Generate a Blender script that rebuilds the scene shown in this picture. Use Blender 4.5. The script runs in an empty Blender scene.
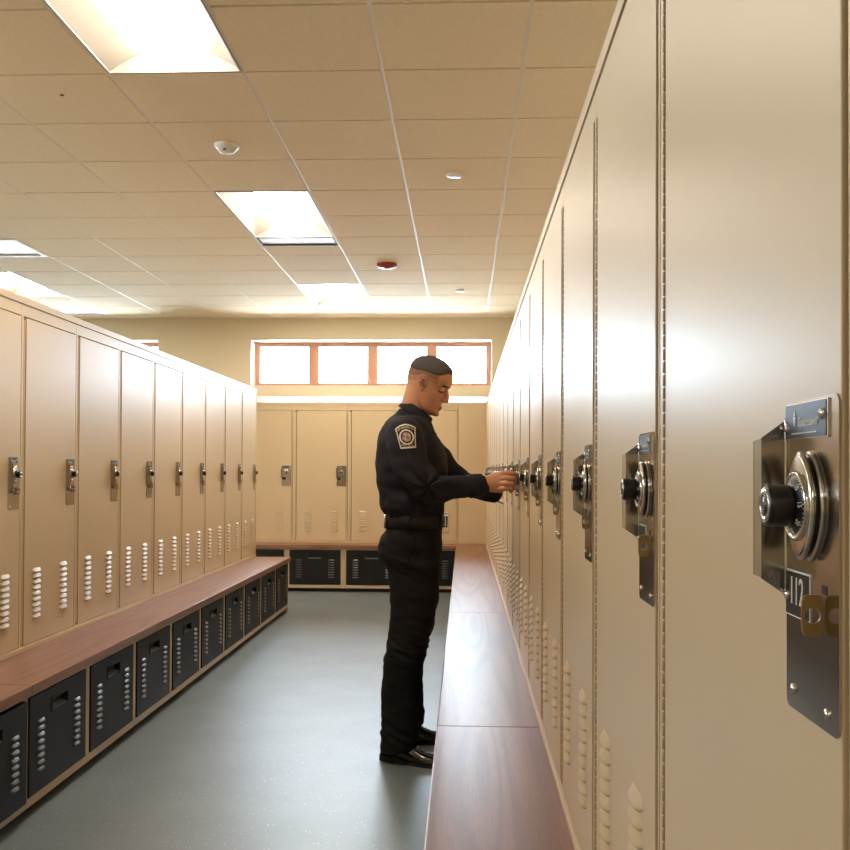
import bpy, bmesh, math, random
from mathutils import Vector, Matrix, noise
from mathutils.bvhtree import BVHTree
PI = math.pi
R = random.Random(7)
scene = bpy.context.scene
col = scene.collection

# ------------------------------------------------------------------ materials
def new_mat(name):
    m = bpy.data.materials.new(name); m.use_nodes = True
    nt = m.node_tree
    return m, nt, nt.nodes['Principled BSDF']

def lin(r, g, b):
    f = lambda c: (c / 255 / 12.92) if c / 255 <= .04045 else ((c / 255 + .055) / 1.055) ** 2.4
    return (f(r), f(g), f(b), 1)

def basic(name, rgb, rough=.5, metal=0., spec=.5, bump=None, coat=0.):
    m, nt, b = new_mat(name)
    b.inputs['Base Color'].default_value = lin(*rgb)
    b.inputs['Roughness'].default_value = rough
    b.inputs['Metallic'].default_value = metal
    b.inputs['Specular IOR Level'].default_value = spec
    b.inputs['Coat Weight'].default_value = coat
    b.inputs['Coat Roughness'].default_value = .15
    if bump:
        sc, st, di = bump
        tc = nt.nodes.new('ShaderNodeTexCoord')
        n = nt.nodes.new('ShaderNodeTexNoise'); n.inputs['Scale'].default_value = sc; n.inputs['Detail'].default_value = 3
        bp = nt.nodes.new('ShaderNodeBump'); bp.inputs['Strength'].default_value = st; bp.inputs['Distance'].default_value = di
        nt.links.new(tc.outputs['Object'], n.inputs['Vector'])
        nt.links.new(n.outputs['Fac'], bp.inputs['Height'])
        nt.links.new(bp.outputs['Normal'], b.inputs['Normal'])
    return m

M = {}
M['tan'] = basic('tan_paint', (205, 181, 145), .40, 0, .5, (420, .10, .0006))
M['tan_hinge'] = basic('tan_hinge_paint', (168, 140, 98), .4)
M['brass'] = basic('bronze_hasp', (150, 122, 76), .4, .5)
M['black_gloss'] = basic('black_louvre_paint', (40, 40, 42), .28, 0, .7)
M['black'] = basic('black_paint', (28, 27, 28), .5, 0, .28, (420, .12, .0006))
M['kick'] = basic('dark_kick', (26, 24, 22), .6)
M['steel'] = basic('polished_steel', (172, 163, 152), .17, 1.)
M['chrome'] = basic('chrome', (205, 200, 192), .16, 1.)
M['knob'] = basic('black_bakelite', (18, 15, 14), .32)
M['dial'] = basic('black_dial', (22, 20, 19), .3)
M['white_ink'] = basic('white_ink', (225, 222, 212), .5)
M['plate_black'] = basic('black_plate', (22, 20, 20), .3)
M['brand_blue'] = basic('blue_brand_plate', (44, 62, 84), .38, .3)
M['pocket'] = basic('dark_pocket', (14, 14, 15), .5)
M['lip'] = basic('grey_handle_lip', (92, 96, 104), .4)
M['wall'] = basic('beige_wall_paint', (230, 217, 190), .75, 0, .3, (300, .05, .001))
M['white'] = basic('white_paint', (236, 232, 224), .45)
M['white_gloss'] = basic('white_reflector', (158, 152, 142), .45)
M['grid'] = basic('white_ceiling_grid', (214, 203, 184), .5)
M['slot'] = basic('grey_slot_metal', (168, 160, 148), .4, 0)
M['slot_dark'] = basic('dark_slot', (52, 46, 40), .6)
M['red'] = basic('red_plastic', (150, 40, 36), .4)
M['sensor'] = basic('white_plastic', (232, 228, 218), .4)
M['frame_wood'] = basic('window_wood', (196, 138, 104), .45)
M['shirt'] = basic('navy_twill', (38, 36, 43), .85, 0, .25, (900, .35, .0008))
M['trouser'] = basic('black_twill', (27, 25, 27), .85, 0, .22, (900, .35, .0008))
M['leather'] = basic('brown_black_leather', (24, 20, 19), .42, 0, .35)
M['shoe'] = basic('polished_black_leather', (26, 20, 18), .12, 0, .6, None, .6)
M['sole'] = basic('black_rubber', (20, 18, 17), .7)
M['hair'] = basic('dark_hair', (88, 82, 80), .9, 0, .3, (700, .5, .002))
M['fade'] = basic('cropped_hair_on_skin', (138, 103, 84), .65, 0, .3)
M['fade2'] = basic('thin_stubble_on_skin', (176, 127, 100), .6, 0, .3)
M['skin'] = basic('skin', (205, 148, 115), .5, 0, .4)
M['lips'] = basic('lip_skin', (184, 124, 98), .5)
M['brow'] = basic('brow_hair', (100, 72, 58), .7)
M['eye'] = basic('eye_lash_line', (40, 30, 28), .5)
M['ear_in'] = basic('inner_ear_skin', (160, 98, 76), .55)
M['patch_white'] = basic('patch_thread_white', (214, 206, 190), .8)
M['patch_dark'] = basic('patch_thread_dark', (26, 22, 22), .85)
M['patch_red'] = basic('patch_thread_red', (140, 92, 74), .85)
M['patch_tan'] = basic('patch_thread_tan', (170, 150, 126), .85)
M['hole'] = basic('screw_slot', (24, 22, 20), .5)
for k in ('skin', 'lips', 'ear_in'):
    b = M[k].node_tree.nodes['Principled BSDF']
    b.inputs['Subsurface Weight'].default_value = .12
    b.inputs['Subsurface Radius'].default_value = (.01, .004, .002)

def mat_tile():
    m, nt, b = new_mat('mineral_ceiling_tile')
    b.inputs['Roughness'].default_value = .9; b.inputs['Specular IOR Level'].default_value = .2
    tc = nt.nodes.new('ShaderNodeTexCoord')
    n = nt.nodes.new('ShaderNodeTexNoise'); n.inputs['Scale'].default_value = 90; n.inputs['Detail'].default_value = 5
    r = nt.nodes.new('ShaderNodeValToRGB')
    r.color_ramp.elements[0].position = .3; r.color_ramp.elements[0].color = lin(226, 208, 176)
    r.color_ramp.elements[1].position = .7; r.color_ramp.elements[1].color = lin(234, 217, 186)
    bp = nt.nodes.new('ShaderNodeBump'); bp.inputs['Strength'].default_value = .15; bp.inputs['Distance'].default_value = .002
    nt.links.new(tc.outputs['Object'], n.inputs['Vector']); nt.links.new(n.outputs['Fac'], r.inputs['Fac'])
    nt.links.new(r.outputs['Color'], b.inputs['Base Color']); nt.links.new(n.outputs['Fac'], bp.inputs['Height'])
    nt.links.new(bp.outputs['Normal'], b.inputs['Normal'])
    return m
M['tile'] = mat_tile()

def mat_floor():
    m, nt, b = new_mat('speckled_rubber_floor')
    tc = nt.nodes.new('ShaderNodeTexCoord')
    v = nt.nodes.new('ShaderNodeTexVoronoi'); v.inputs['Scale'].default_value = 62
    r = nt.nodes.new('ShaderNodeValToRGB'); r.color_ramp.interpolation = 'LINEAR'
    r.color_ramp.elements[0].position = .16; r.color_ramp.elements[0].color = (1, 1, 1, 1)
    r.color_ramp.elements[1].position = .26; r.color_ramp.elements[1].color = (0, 0, 0, 1)
    # only some cells carry a fleck
    sp = nt.nodes.new('ShaderNodeSeparateColor')
    gt = nt.nodes.new('ShaderNodeMath'); gt.operation = 'GREATER_THAN'; gt.inputs[1].default_value = .74
    mul = nt.nodes.new('ShaderNodeMath'); mul.operation = 'MULTIPLY'
    n = nt.nodes.new('ShaderNodeTexNoise'); n.inputs['Scale'].default_value = 3.0; n.inputs['Detail'].default_value = 6
    base = nt.nodes.new('ShaderNodeValToRGB')
    base.color_ramp.elements[0].position = .3; base.color_ramp.elements[0].color = lin(108, 116, 119)
    base.color_ramp.elements[1].position = .7; base.color_ramp.elements[1].color = lin(118, 127, 130)
    mix = nt.nodes.new('ShaderNodeMixRGB'); mix.inputs['Color2'].default_value = lin(160, 160, 150)
    nt.links.new(tc.outputs['Object'], v.inputs['Vector']); nt.links.new(tc.outputs['Object'], n.inputs['Vector'])
    nt.links.new(v.outputs['Distance'], r.inputs['Fac']); nt.links.new(v.outputs['Color'], sp.inputs['Color'])
    nt.links.new(sp.outputs['Red'], gt.inputs[0]); nt.links.new(gt.outputs[0], mul.inputs[0]); nt.links.new(r.outputs['Color'], mul.inputs[1])
    nt.links.new(n.outputs['Fac'], base.inputs['Fac']); nt.links.new(base.outputs['Color'], mix.inputs['Color1'])
    nt.links.new(mul.outputs[0], mix.inputs['Fac']); nt.links.new(mix.outputs['Color'], b.inputs['Base Color'])
    n2 = nt.nodes.new('ShaderNodeTexNoise'); n2.inputs['Scale'].default_value = 14; n2.inputs['Detail'].default_value = 4
    bp = nt.nodes.new('ShaderNodeBump'); bp.inputs['Strength'].default_value = .08; bp.inputs['Distance'].default_value = .004
    nt.links.new(tc.outputs['Object'], n2.inputs['Vector']); nt.links.new(n2.outputs['Fac'], bp.inputs['Height'])
    nt.links.new(bp.outputs['Normal'], b.inputs['Normal'])
    b.inputs['Roughness'].default_value = .37; b.inputs['Specular IOR Level'].default_value = .5
    return m
M['floor'] = mat_floor()

def mat_wood():
    m, nt, b = new_mat('reddish_bench_laminate')
    tc = nt.nodes.new('ShaderNodeTexCoord')
    mp = nt.nodes.new('ShaderNodeMapping'); mp.inputs['Scale'].default_value = (.26, 4.2, 4.2)
    n = nt.nodes.new('ShaderNodeTexNoise'); n.inputs['Scale'].default_value = 1.0; n.inputs['Detail'].default_value = 1
    w = nt.nodes.new('ShaderNodeMath'); w.operation = 'MULTIPLY'; w.inputs[1].default_value = 85
    s = nt.nodes.new('ShaderNodeMath'); s.operation = 'SINE'
    r = nt.nodes.new('ShaderNodeValToRGB')
    r.color_ramp.elements[0].position = .0; r.color_ramp.elements[0].color = lin(148, 103, 79)
    r.color_ramp.elements[1].position = 1.; r.color_ramp.elements[1].color = lin(130, 88, 67)
    e = r.color_ramp.elements.new(.55); e.color = lin(145, 100, 77)
    mp2 = nt.nodes.new('ShaderNodeMapping'); mp2.inputs['Scale'].default_value = (6, 160, 160)
    n2 = nt.nodes.new('ShaderNodeTexNoise'); n2.inputs['Scale'].default_value = 1.5; n2.inputs['Detail'].default_value = 4
    mix = nt.nodes.new('ShaderNodeMixRGB'); mix.blend_type = 'MULTIPLY'; mix.inputs['Fac'].default_value = .45
    r2 = nt.nodes.new('ShaderNodeValToRGB')
    r2.color_ramp.elements[0].position = .35; r2.color_ramp.elements[0].color = (.55, .5, .48, 1)
    r2.color_ramp.elements[1].position = .6; r2.color_ramp.elements[1].color = (1, 1, 1, 1)
    mp3 = nt.nodes.new('ShaderNodeMath'); mp3.operation = 'MULTIPLY_ADD'; mp3.inputs[1].default_value = .5; mp3.inputs[2].default_value = .5
    L = nt.links.new
    L(tc.outputs['Object'], mp.inputs['Vector']); L(mp.outputs['Vector'], n.inputs['Vector'])
    L(n.outputs['Fac'], w.inputs[0]); L(w.outputs[0], s.inputs[0]); L(s.outputs[0], mp3.inputs[0]); L(mp3.outputs[0], r.inputs['Fac'])
    L(tc.outputs['Object'], mp2.inputs['Vector']); L(mp2.outputs['Vector'], n2.inputs['Vector']); L(n2.outputs['Fac'], r2.inputs['Fac'])
    L(r.outputs['Color'], mix.inputs['Color1']); L(r2.outputs['Color'], mix.inputs['Color2']); L(mix.outputs['Color'], b.inputs['Base Color'])
    bp = nt.nodes.new('ShaderNodeBump'); bp.inputs['Strength'].default_value = .06; bp.inputs['Distance'].default_value = .0008
    L(n2.outputs['Fac'], bp.inputs['Height']); L(bp.outputs['Normal'], b.inputs['Normal'])
    b.inputs['Roughness'].default_value = .34; b.inputs['Specular IOR Level'].default_value = .55
    return m
M['wood'] = mat_wood()

def mat_emit(name, rgb, s):
    m, nt, b = new_mat(name)
    b.inputs['Base Color'].default_value = (.8, .8, .8, 1)
    b.inputs['Emission Color'].default_value = rgb; b.inputs['Emission Strength'].default_value = s
    return m
M['lens'] = mat_emit('lit_lens', (1, .89, .74, 1), 16.5)

def mat_glass():
    m, nt, b = new_mat('window_glass')
    t = nt.nodes.new('ShaderNodeBsdfTransparent'); g = nt.nodes.new('ShaderNodeBsdfGlossy'); g.inputs['Roughness'].default_value = .02
    f = nt.nodes.new('ShaderNodeFresnel'); f.inputs['IOR'].default_value = 1.45
    mx = nt.nodes.new('ShaderNodeMixShader'); out = nt.nodes['Material Output']
    nt.links.new(f.outputs[0], mx.inputs[0]); nt.links.new(t.outputs[0], mx.inputs[1]); nt.links.new(g.outputs[0], mx.inputs[2])
    nt.links.new(mx.outputs[0], out.inputs['Surface'])
    return m
M['glass'] = mat_glass()

# ------------------------------------------------------------------ mesh helpers
class MB:
    """collects geometry with material slots, builds one mesh"""
    def __init__(s): s.v = []; s.f = []; s.m = []; s.sm = []; s.mats = []
    def mi(s, m):
        if m not in s.mats: s.mats.append(m)
        return s.mats.index(m)
    def add(s, vs, fs, m='tan', smooth=False):
        o = len(s.v); i = s.mi(m)
        s.v += [tuple(p) for p in vs]
        for f in fs: s.f.append([o + k for k in f]); s.m.append(i); s.sm.append(smooth)
    def addbm(s, bm, m, smooth=False):
        bm.verts.index_update()
        s.add([v.co for v in bm.verts], [[v.index for v in f.verts] for f in bm.faces], m, smooth); bm.free()
    def box(s, x0, x1, y0, y1, z0, z1, m='tan', bev=0.):
        if bev <= 0:
            vs = [(x, y, z) for z in (z0, z1) for y in (y0, y1) for x in (x0, x1)]
            s.add(vs, [(0, 2, 3, 1), (4, 5, 7, 6), (0, 1, 5, 4), (2, 6, 7, 3), (0, 4, 6, 2), (1, 3, 7, 5)], m); return
        bm = bmesh.new()
        bmesh.ops.create_cube(bm, size=1)
        for v in bm.verts: v.co = Vector(((x0 + x1) / 2 + v.co.x * (x1 - x0), (y0 + y1) / 2 + v.co.y * (y1 - y0), (z0 + z1) / 2 + v.co.z * (z1 - z0)))
        bmesh.ops.bevel(bm, geom=list(bm.edges), offset=bev, segments=2, profile=.6, affect='EDGES')
        s.addbm(bm, m)
    def lathe(s, prof, axis='y', c=(0, 0, 0), n=32, m='tan', smooth=True, sx=1, sz=1, cap=True):
        """prof: list of (radius, height along axis)"""
        vs = []; fs = []
        for (r, h) in prof:
            for k in range(n):
                a = 2 * PI * k / n; p, q = r * math.cos(a) * sx, r * math.sin(a) * sz
                if axis == 'y': vs.append((c[0] + p, c[1] + h, c[2] + q))
                elif axis == 'z': vs.append((c[0] + p, c[1] + q, c[2] + h))
                else: vs.append((c[0] + h, c[1] + p, c[2] + q))
        for j in range(len(prof) - 1):
            for k in range(n):
                k2 = (k + 1) % n
                fs.append((j * n + k, j * n + k2, (j + 1) * n + k2, (j + 1) * n + k))
        s.add(vs, fs, m, smooth)
        if cap:
            o = len(vs) - n
            s.add(vs[:n], [list(range(n))[::-1]], m); s.add(vs[o:], [list(range(n))], m)
    def prism(s, pts, y0, y1, m='tan', plane='xz'):
        n = len(pts)
        def P(p, h):
            if plane == 'xz': return (p[0], h, p[1])
            if plane == 'yz': return (h, p[0], p[1])
            return (p[0], p[1], h)
        vs = [P(p, y0) for p in pts] + [P(p, y1) for p in pts]
        fs = [list(range(n)), list(range(n, 2 * n))[::-1]] + [(i, n + i, n + (i + 1) % n, (i + 1) % n) for i in range(n)]
        s.add(vs, fs, m)
    def tube(s, pts, rad, n=16, sub=5, m='tan', capr=True):
        """smooth tube through pts; rad: scalar, or (r_side, r_up) per point"""
        pts = [Vector(p) for p in pts]; rad = [(r, r) if not hasattr(r, '__len__') else r for r in rad]
        P = []; Q = []
        N = len(pts)
        for i in range(N - 1):
            p0, p1, p2, p3 = pts[max(i - 1, 0)], pts[i], pts[i + 1], pts[min(i + 2, N - 1)]
            for k in range(sub):
                t = k / sub
                P.append(.5 * ((2 * p1) + (p2 - p0) * t + (2 * p0 - 5 * p1 + 4 * p2 - p3) * t * t + (3 * p1 - p0 - 3 * p2 + p3) * t ** 3))
                u = t * t * (3 - 2 * t) if N > 3 else t
                Q.append((rad[i][0] * (1 - u) + rad[i + 1][0] * u, rad[i][1] * (1 - u) + rad[i + 1][1] * u))
        P.append(pts[-1]); Q.append(rad[-1])
        T = [(P[min(i + 1, len(P) - 1)] - P[max(i - 1, 0)]).normalized() for i in range(len(P))]
        up = Vector((0, 0, 1)) if abs(T[0].z) < .8 else Vector((1, 0, 0))
        rings = []
        def ring(c, t, r):
            sd = t.cross(up).normalized(); u = sd.cross(t).normalized()
            return [c + sd * r[0] * math.cos(2 * PI * k / n) + u * r[1] * math.sin(2 * PI * k / n) for k in range(n)], u
        if capr:
            for a in (75, 50, 25):
                q = min(Q[0]); a_ = math.radians(a)
                rings.append(ring(P[0] - T[0] * q * math.sin(a_), T[0], (Q[0][0] * math.cos(a_), Q[0][1] * math.cos(a_)))[0])
        for c, t, r in zip(P, T, Q):
            rg, up2 = ring(c, t, r); up = up2; rings.append(rg)
        if capr:
            for a in (25, 50, 75):
                q = min(Q[-1]); a_ = math.radians(a)
                rings.append(ring(P[-1] + T[-1] * q * math.sin(a_), T[-1], (Q[-1][0] * math.cos(a_), Q[-1][1] * math.cos(a_)))[0])
        s.rings(rings, m)
    def rings(s, rings, m='tan', cap=True):
        n = len(rings[0]); vs = [p for r in rings for p in r]; fs = []
        for j in range(len(rings) - 1):
            for k in range(n):
                fs.append((j * n + k, j * n + (k + 1) % n, (j + 1) * n + (k + 1) % n, (j + 1) * n + k))
        if cap:
            fs.append(list(range(n))[::-1]); fs.append([(len(rings) - 1) * n + k for k in range(n)])
        s.add(vs, fs, m, True)
    def ball(s, c, r, m='tan', mat3=None, n=16):
        bm = bmesh.new(); bmesh.ops.create_uvsphere(bm, u_segments=n, v_segments=max(6, n // 2), radius=1)
        r = (r, r, r) if not hasattr(r, '__len__') else r
        for v in bm.verts:
            p = Vector((v.co.x * r[0], v.co.y * r[1], v.co.z * r[2]))
            if mat3: p = mat3 @ p
            v.co = p + Vector(c)
        s.addbm(bm, m, True)
    def mesh(s, name, fixn=True):
        me = bpy.data.meshes.new(name)
        me.from_pydata(s.v, [], s.f)
        for k in s.mats: me.materials.append(M[k])
        me.polygons.foreach_set('material_index', s.m)
        me.polygons.foreach_set('use_smooth', s.sm)
        if fixn:
            bm = bmesh.new(); bm.from_mesh(me); bmesh.ops.recalc_face_normals(bm, faces=bm.faces); bm.to_mesh(me); bm.free()
        me.update()
        return me

def link(name, me, parent=None, loc=(0, 0, 0)):
    o = bpy.data.objects.new(name, me); col.objects.link(o); o.location = loc
    if parent: o.parent = parent
    return o
def tag(o, label=None, cat=None, group=None, kind=None):
    if label: o['label'] = label
    if cat: o['category'] = cat
    if group: o['group'] = group
    if kind: o['kind'] = kind
    return o
def empty(name, loc=(0, 0, 0), rz=0.):
    o = bpy.data.objects.new(name, None); col.objects.link(o); o.location = loc; o.rotation_euler = (0, 0, rz); o.empty_display_size = .1
    return o
def copy_tree(o, parent=None):
    c = o.copy(); col.objects.link(c)
    if parent: c.parent = parent
    for ch in list(o.children): copy_tree(ch, c)
    return c
def structure(name, mb, parent=None):
    o = link(name, mb.mesh(name), parent)
    if not parent: o['kind'] = 'structure'
    return o
def text_mesh(txt, size, align='CENTER', sx=1.):
    """lettering in the local xz plane, facing -y"""
    cu = bpy.data.curves.new('lettering', 'FONT'); cu.body = txt; cu.size = size; cu.align_x = align; cu.align_y = 'CENTER'
    cu.extrude = .0002; cu.resolution_u = 3
    o = bpy.data.objects.new('lettering', cu); col.objects.link(o)
    dg = bpy.context.evaluated_depsgraph_get(); dg.update()
    me = bpy.data.meshes.new_from_object(o.evaluated_get(dg))
    vs = [(v.co.x * sx, -v.co.z, v.co.y) for v in me.vertices]; fs = [list(p.vertices) for p in me.polygons]
    bpy.data.objects.remove(o); bpy.data.curves.remove(cu); bpy.data.meshes.remove(me)
    return vs, fs

# ------------------------------------------------------------------ measures (metres; camera stands at x=0, y=0)
XR, XL = .2426, -1.917          # faces of the right and left locker rows
GX, GY, T = -1.583, 6.0862, .6096  # ceiling grid origin and pitch
CH = 3.05                       # ceiling height
YW = 11.2                       # inner face of the back wall
RX0, RX1, RY0 = -7.0, .74, -4.5  # room extents
YB = 10.82                      # face of the back lockers
BT = .505                       # bench top height

# ------------------------------------------------------------------ the room
b = MB(); b.box(RX0 - .2, RX1 + .2, RY0 - .2, YW + .6, -.1, 0, 'floor'); structure('floor', b)
b = MB()
CY0, CY1, CZ0, CZ1 = .5, 6.5, 2.45, 2.85    # opening added high in the left wall to let in daylight
b.box(RX0 - .2, RX0, RY0 - .2, YW + .3, 0, CZ0, 'wall'); b.box(RX0 - .2, RX0, RY0 - .2, YW + .3, CZ1, CH + .3, 'wall')
b.box(RX0 - .2, RX0, RY0 - .2, CY0, CZ0, CZ1, 'wall'); b.box(RX0 - .2, RX0, CY1, YW + .3, CZ0, CZ1, 'wall'); structure('wall_left', b)
root = empty('window_3', (RX0 - .15, CY0, CZ0)); root['kind'] = 'structure'  # unseen window, added to bring daylight onto the ceiling
b = MB(); w_, h_ = CY1 - CY0, CZ1 - CZ0
for k in range(7): b.box(-.03, .04, k * (w_ - .06) / 6, k * (w_ - .06) / 6 + .06, 0, h_, 'frame_wood', .003)
b.box(-.03, .039, .06, w_ - .06, 0, .05, 'frame_wood', .003); b.box(-.03, .039, .06, w_ - .06, h_ - .05, h_, 'frame_wood', .003); link('frame', b.mesh('frame'), root)
b = MB(); b.box(-.002, .002, .06, w_ - .06, .05, h_ - .05, 'glass'); link('glass_pane', b.mesh('glass_pane'), root)
L = bpy.data.lights.new('window_portal_3', 'AREA'); L.shape = 'RECTANGLE'; L.size = h_; L.size_y = w_; L.cycles.is_portal = True
lo = bpy.data.objects.new('window_portal_3', L); col.objects.link(lo); lo.location = (RX0 - .21, (CY0 + CY1) / 2, (CZ0 + CZ1) / 2); lo.rotation_euler = (0, -PI / 2, 0)
b = MB(); b.box(RX1, RX1 + .2, RY0 - .2, YW + .3, 0, CH + .3, 'wall'); structure('wall_right', b)
b = MB(); b.box(RX0, RX1, RY0 - .2, RY0, 0, CH + .3, 'wall'); structure('wall_front', b)
# back wall with two window openings
WZ0, WZ1 = 2.272, 2.802
WIN = [(-2.458, .312), (-6.31, -3.54)]
WD = .24
b = MB()
b.box(RX0, RX1, YW, YW + .3, 0, WZ0, 'wall'); b.box(RX0, RX1, YW, YW + .3, WZ1, CH + .3, 'wall')
b.box(WIN[0][1], RX1, YW, YW + .3, WZ0, WZ1, 'wall'); b.box(WIN[1][1], WIN[0][0], YW, YW + .3, WZ0, WZ1, 'wall'); b.box(RX0, WIN[1][0], YW, YW + .3, WZ0, WZ1, 'wall')
structure('wall_back', b)
for wi, (x0, x1) in enumerate(WIN):
    root = empty('window_%d' % (wi + 1), (x0, YW, WZ0)); root['kind'] = 'structure'
    w = x1 - x0; h = WZ1 - WZ0
    b = MB()   # painted reveal lining
    t = .004
    b.box(0, t, -.002, WD, 0, h, 'white'); b.box(w - t, w, -.002, WD, 0, h, 'white'); b.box(t, w - t, -.002, WD, h - t, h, 'white'); b.box(t, w - t, -.002, WD, 0, t, 'white')
    link('reveal_lining', b.mesh('reveal_lining'), root)
    b = MB(); fy0, fy1 = WD - .02, WD + .05; e = .004
    fr = .058
    b.box(e, e + fr, fy0, fy1, e, h - e, 'frame_wood', .003); b.box(w - e - fr, w - e, fy0, fy1, e, h - e, 'frame_wood', .003)
    b.box(e + fr, w - e - fr, fy0, fy1, h - e - .05, h - e, 'frame_wood', .003); b.box(e + fr, w - e - fr, fy0, fy1, e, e + .05, 'frame_wood', .003)
    pw = (w - 2 * e - 2 * fr - 3 * .118) / 4
    xs = []
    for k in range(3):
        xa = e + fr + (k + 1) * pw + k * .118
        b.box(xa, xa + .118, fy0 + .004, fy1, e + .05, h - e - .05, 'frame_wood', .003)
    link('frame', b.mesh('frame'), root)
    for k in range(4):
        xa = e + fr + k * (pw + .118)
        g = MB(); g.box(xa, xa + pw, fy0 + .03, fy0 + .034, e + .05, h - e - .05, 'glass'); link('glass_pane', g.mesh('glass_pane'), root)
    # daylight portal in the opening guides sampling of the sky
    L = bpy.data.lights.new('window_portal_%d' % (wi + 1), 'AREA'); L.shape = 'RECTANGLE'; L.size = w; L.size_y = h
    L.cycles.is_portal = True
    lo = bpy.data.objects.new('window_portal_%d' % (wi + 1), L); col.objects.link(lo)
    lo.location = ((x0 + x1) / 2, YW + .32, (WZ0 + WZ1) / 2); lo.rotation_euler = (-PI / 2, 0, 0)

# ceiling: lay-in tiles that hang a little below a white T-bar grid
def gx(i): return GX + i * T
def gy(j): return GY + j * T
FIX = [(0, -16, 2), (0, -5, 2), (0, 0, 2), (0, 5, 2), (-5, 4, 2), (-5, -1, 2), (-5, -6, 2), (-5, -11, 2)]   # col, row, rows
DIFF = [(-3, 2, -4)]
taken = set()
for (i, j, n) in FIX:
    for k in range(n): taken.add((i, j + k))
taken.add((-4, 2)); taken.add((-5, 7))
b = MB(); g = MB()
i0, i1 = math.floor((RX0 - GX) / T), math.floor((RX1 - GX) / T)
j0, j1 = math.floor((RY0 - GY) / T), math.floor((YW - GY) / T)
for i in range(i0, i1 + 1):
    for j in range(j0, j1 + 1):
        if (i, j) in taken: continue
        xa, xb = max(gx(i) + .007, RX0), min(gx(i + 1) - .007, RX1)
        ya, yb = max(gy(j) + .007, RY0), min(gy(j + 1) - .007, YW)
        if (i, j) == (0, 2): ya = gy(2) + .262
        if xb - xa < .02 or yb - ya < .02: continue
        b.box(xa, xb, ya, yb, CH, CH + .018, 'tile', .0015)
b.box(RX0 - .2, RX1 + .2, RY0 - .2, YW + .3, CH + .3, CH + .35, 'tile')
ceil = structure('ceiling', b)
for i in range(i0, i1 + 2):
    if RX0 < gx(i) < RX1: g.box(gx(i) - .012, gx(i) + .012, RY0, YW, CH + .002, CH + .0045, 'grid')
for j in range(j0, j1 + 2):
    if RY0 < gy(j) < YW:
        for i in range(i0, i1 + 1):
            if (i, j) in taken and (i, j - 1) in taken: continue
            xa, xb = max(gx(i), RX0), min(gx(i + 1), RX1)
            g.box(xa, xb, gy(j) - .012, gy(j) + .012, CH + .010, CH + .0125, 'grid')
link('ceiling_grid', g.mesh('ceiling_grid'), ceil)
# perimeter angle
g = MB(); g.box(RX0, RX1, YW - .022, YW, CH - .003, CH, 'grid'); structure('trim_1', g)

# troffers
def make_troffer():
    root = empty('ceiling_light')
    w, l = T, 2 * T
    b = MB()
    e = .008; g_ = .008
    b.box(e, e + g_, e, l - e, -.002, .004, 'white_gloss'); b.box(w - e - g_, w - e, e, l - e, -.002, .004, 'white_gloss')
    b.box(e + g_, w - e - g_, e, e + g_, -.002, .004, 'white_gloss'); b.box(e + g_, w - e - g_, l - e - g_, l - e, -.002, .004, 'white_gloss')
    link('frame', b.mesh('frame'), root)
    # vaulted reflector: curved up from both long sides, closed ends
    b = MB(); n = 14; xs = []; prof = []
    for k in range(n + 1):
        t = k / n; x = e + g_ + (w - 2 * e - 2 * g_) * t; s = abs(2 * t - 1)
        prof.append((x, .004 + .105 * (1 - s ** 2.0)))
    ya, yb = e + g_, l - e - g_
    vs = [(x, ya, z) for x, z in prof] + [(x, yb, z) for x, z in prof]
    N = n + 1
    b.add(vs, [(k, k + 1, N + k + 1, N + k) for k in range(n)], 'white_gloss', True)
    for yy, o in ((ya, 0), (yb, N)):
        b.add(vs[o:o + N] + [(prof[-1][0], yy, .004), (prof[0][0], yy, .004)], [list(range(N + 2))], 'white_gloss')
    link('reflector', b.mesh('reflector', False), root)
    # central convex lens
    b = MB(); rings = []; hw = .12
    for yy, s in ((ya + .004, .8), (ya + .03, .97), (l / 2, 1), (yb - .03, .97), (yb - .004, .8)):
        rings.append([(w / 2 + hw * s * math.cos(PI + PI * k / 16), yy, .090 + .062 * s * math.sin(PI + PI * k / 16)) for k in range(17)] + [(w / 2, yy, .098)])
    b.rings(rings, 'lens'); link('lens', b.mesh('lens'), root)
    return root
tro = make_troffer()
tro_lab = {(0, -5): 'large lit recessed ceiling light at the top left of the photo', (0, 0): 'lit recessed ceiling light above the aisle with a grey slot at its far end',
           (0, 5): 'lit recessed ceiling light nearest the end windows', (-5, 4): 'lit recessed ceiling light over the left lockers at the photo edge'}
for n_, (i, j, n) in enumerate(FIX):
    o = tro if n_ == 0 else copy_tree(tro)
    o.location = (gx(i), gy(j), CH)
    tag(o, tro_lab.get((i, j), 'lit recessed ceiling light outside the photo'), 'ceiling light', 'recessed ceiling lights')

# slot at the far end of the second light
r_ = empty('return_air_slot', (gx(0), gy(2), CH)); tag(r_, 'grey metal air slot in the ceiling touching the far end of a lit light', 'air vent')
b = MB(); e = .012; l = .26
b.box(e, T - e, .012, .02, -.002, .012, 'slot_dark'); b.box(e, T - e, l - .012, l, -.004, .012, 'slot_dark')
b.box(e, e + .01, .02, l - .012, -.002, .012, 'slot_dark'); b.box(T - e - .01, T - e, .02, l - .012, -.002, .012, 'slot_dark'); link('frame', b.mesh('frame'), r_)
b = MB(); b.prism([(.02, .003), (l - .03, .003), (l - .012, .012), (l - .012, .016), (l - .03, .007), (.02, .007)], e + .01, T - e - .01, 'slot', 'yz'); link('plenum', b.mesh('plenum'), r_)

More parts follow.
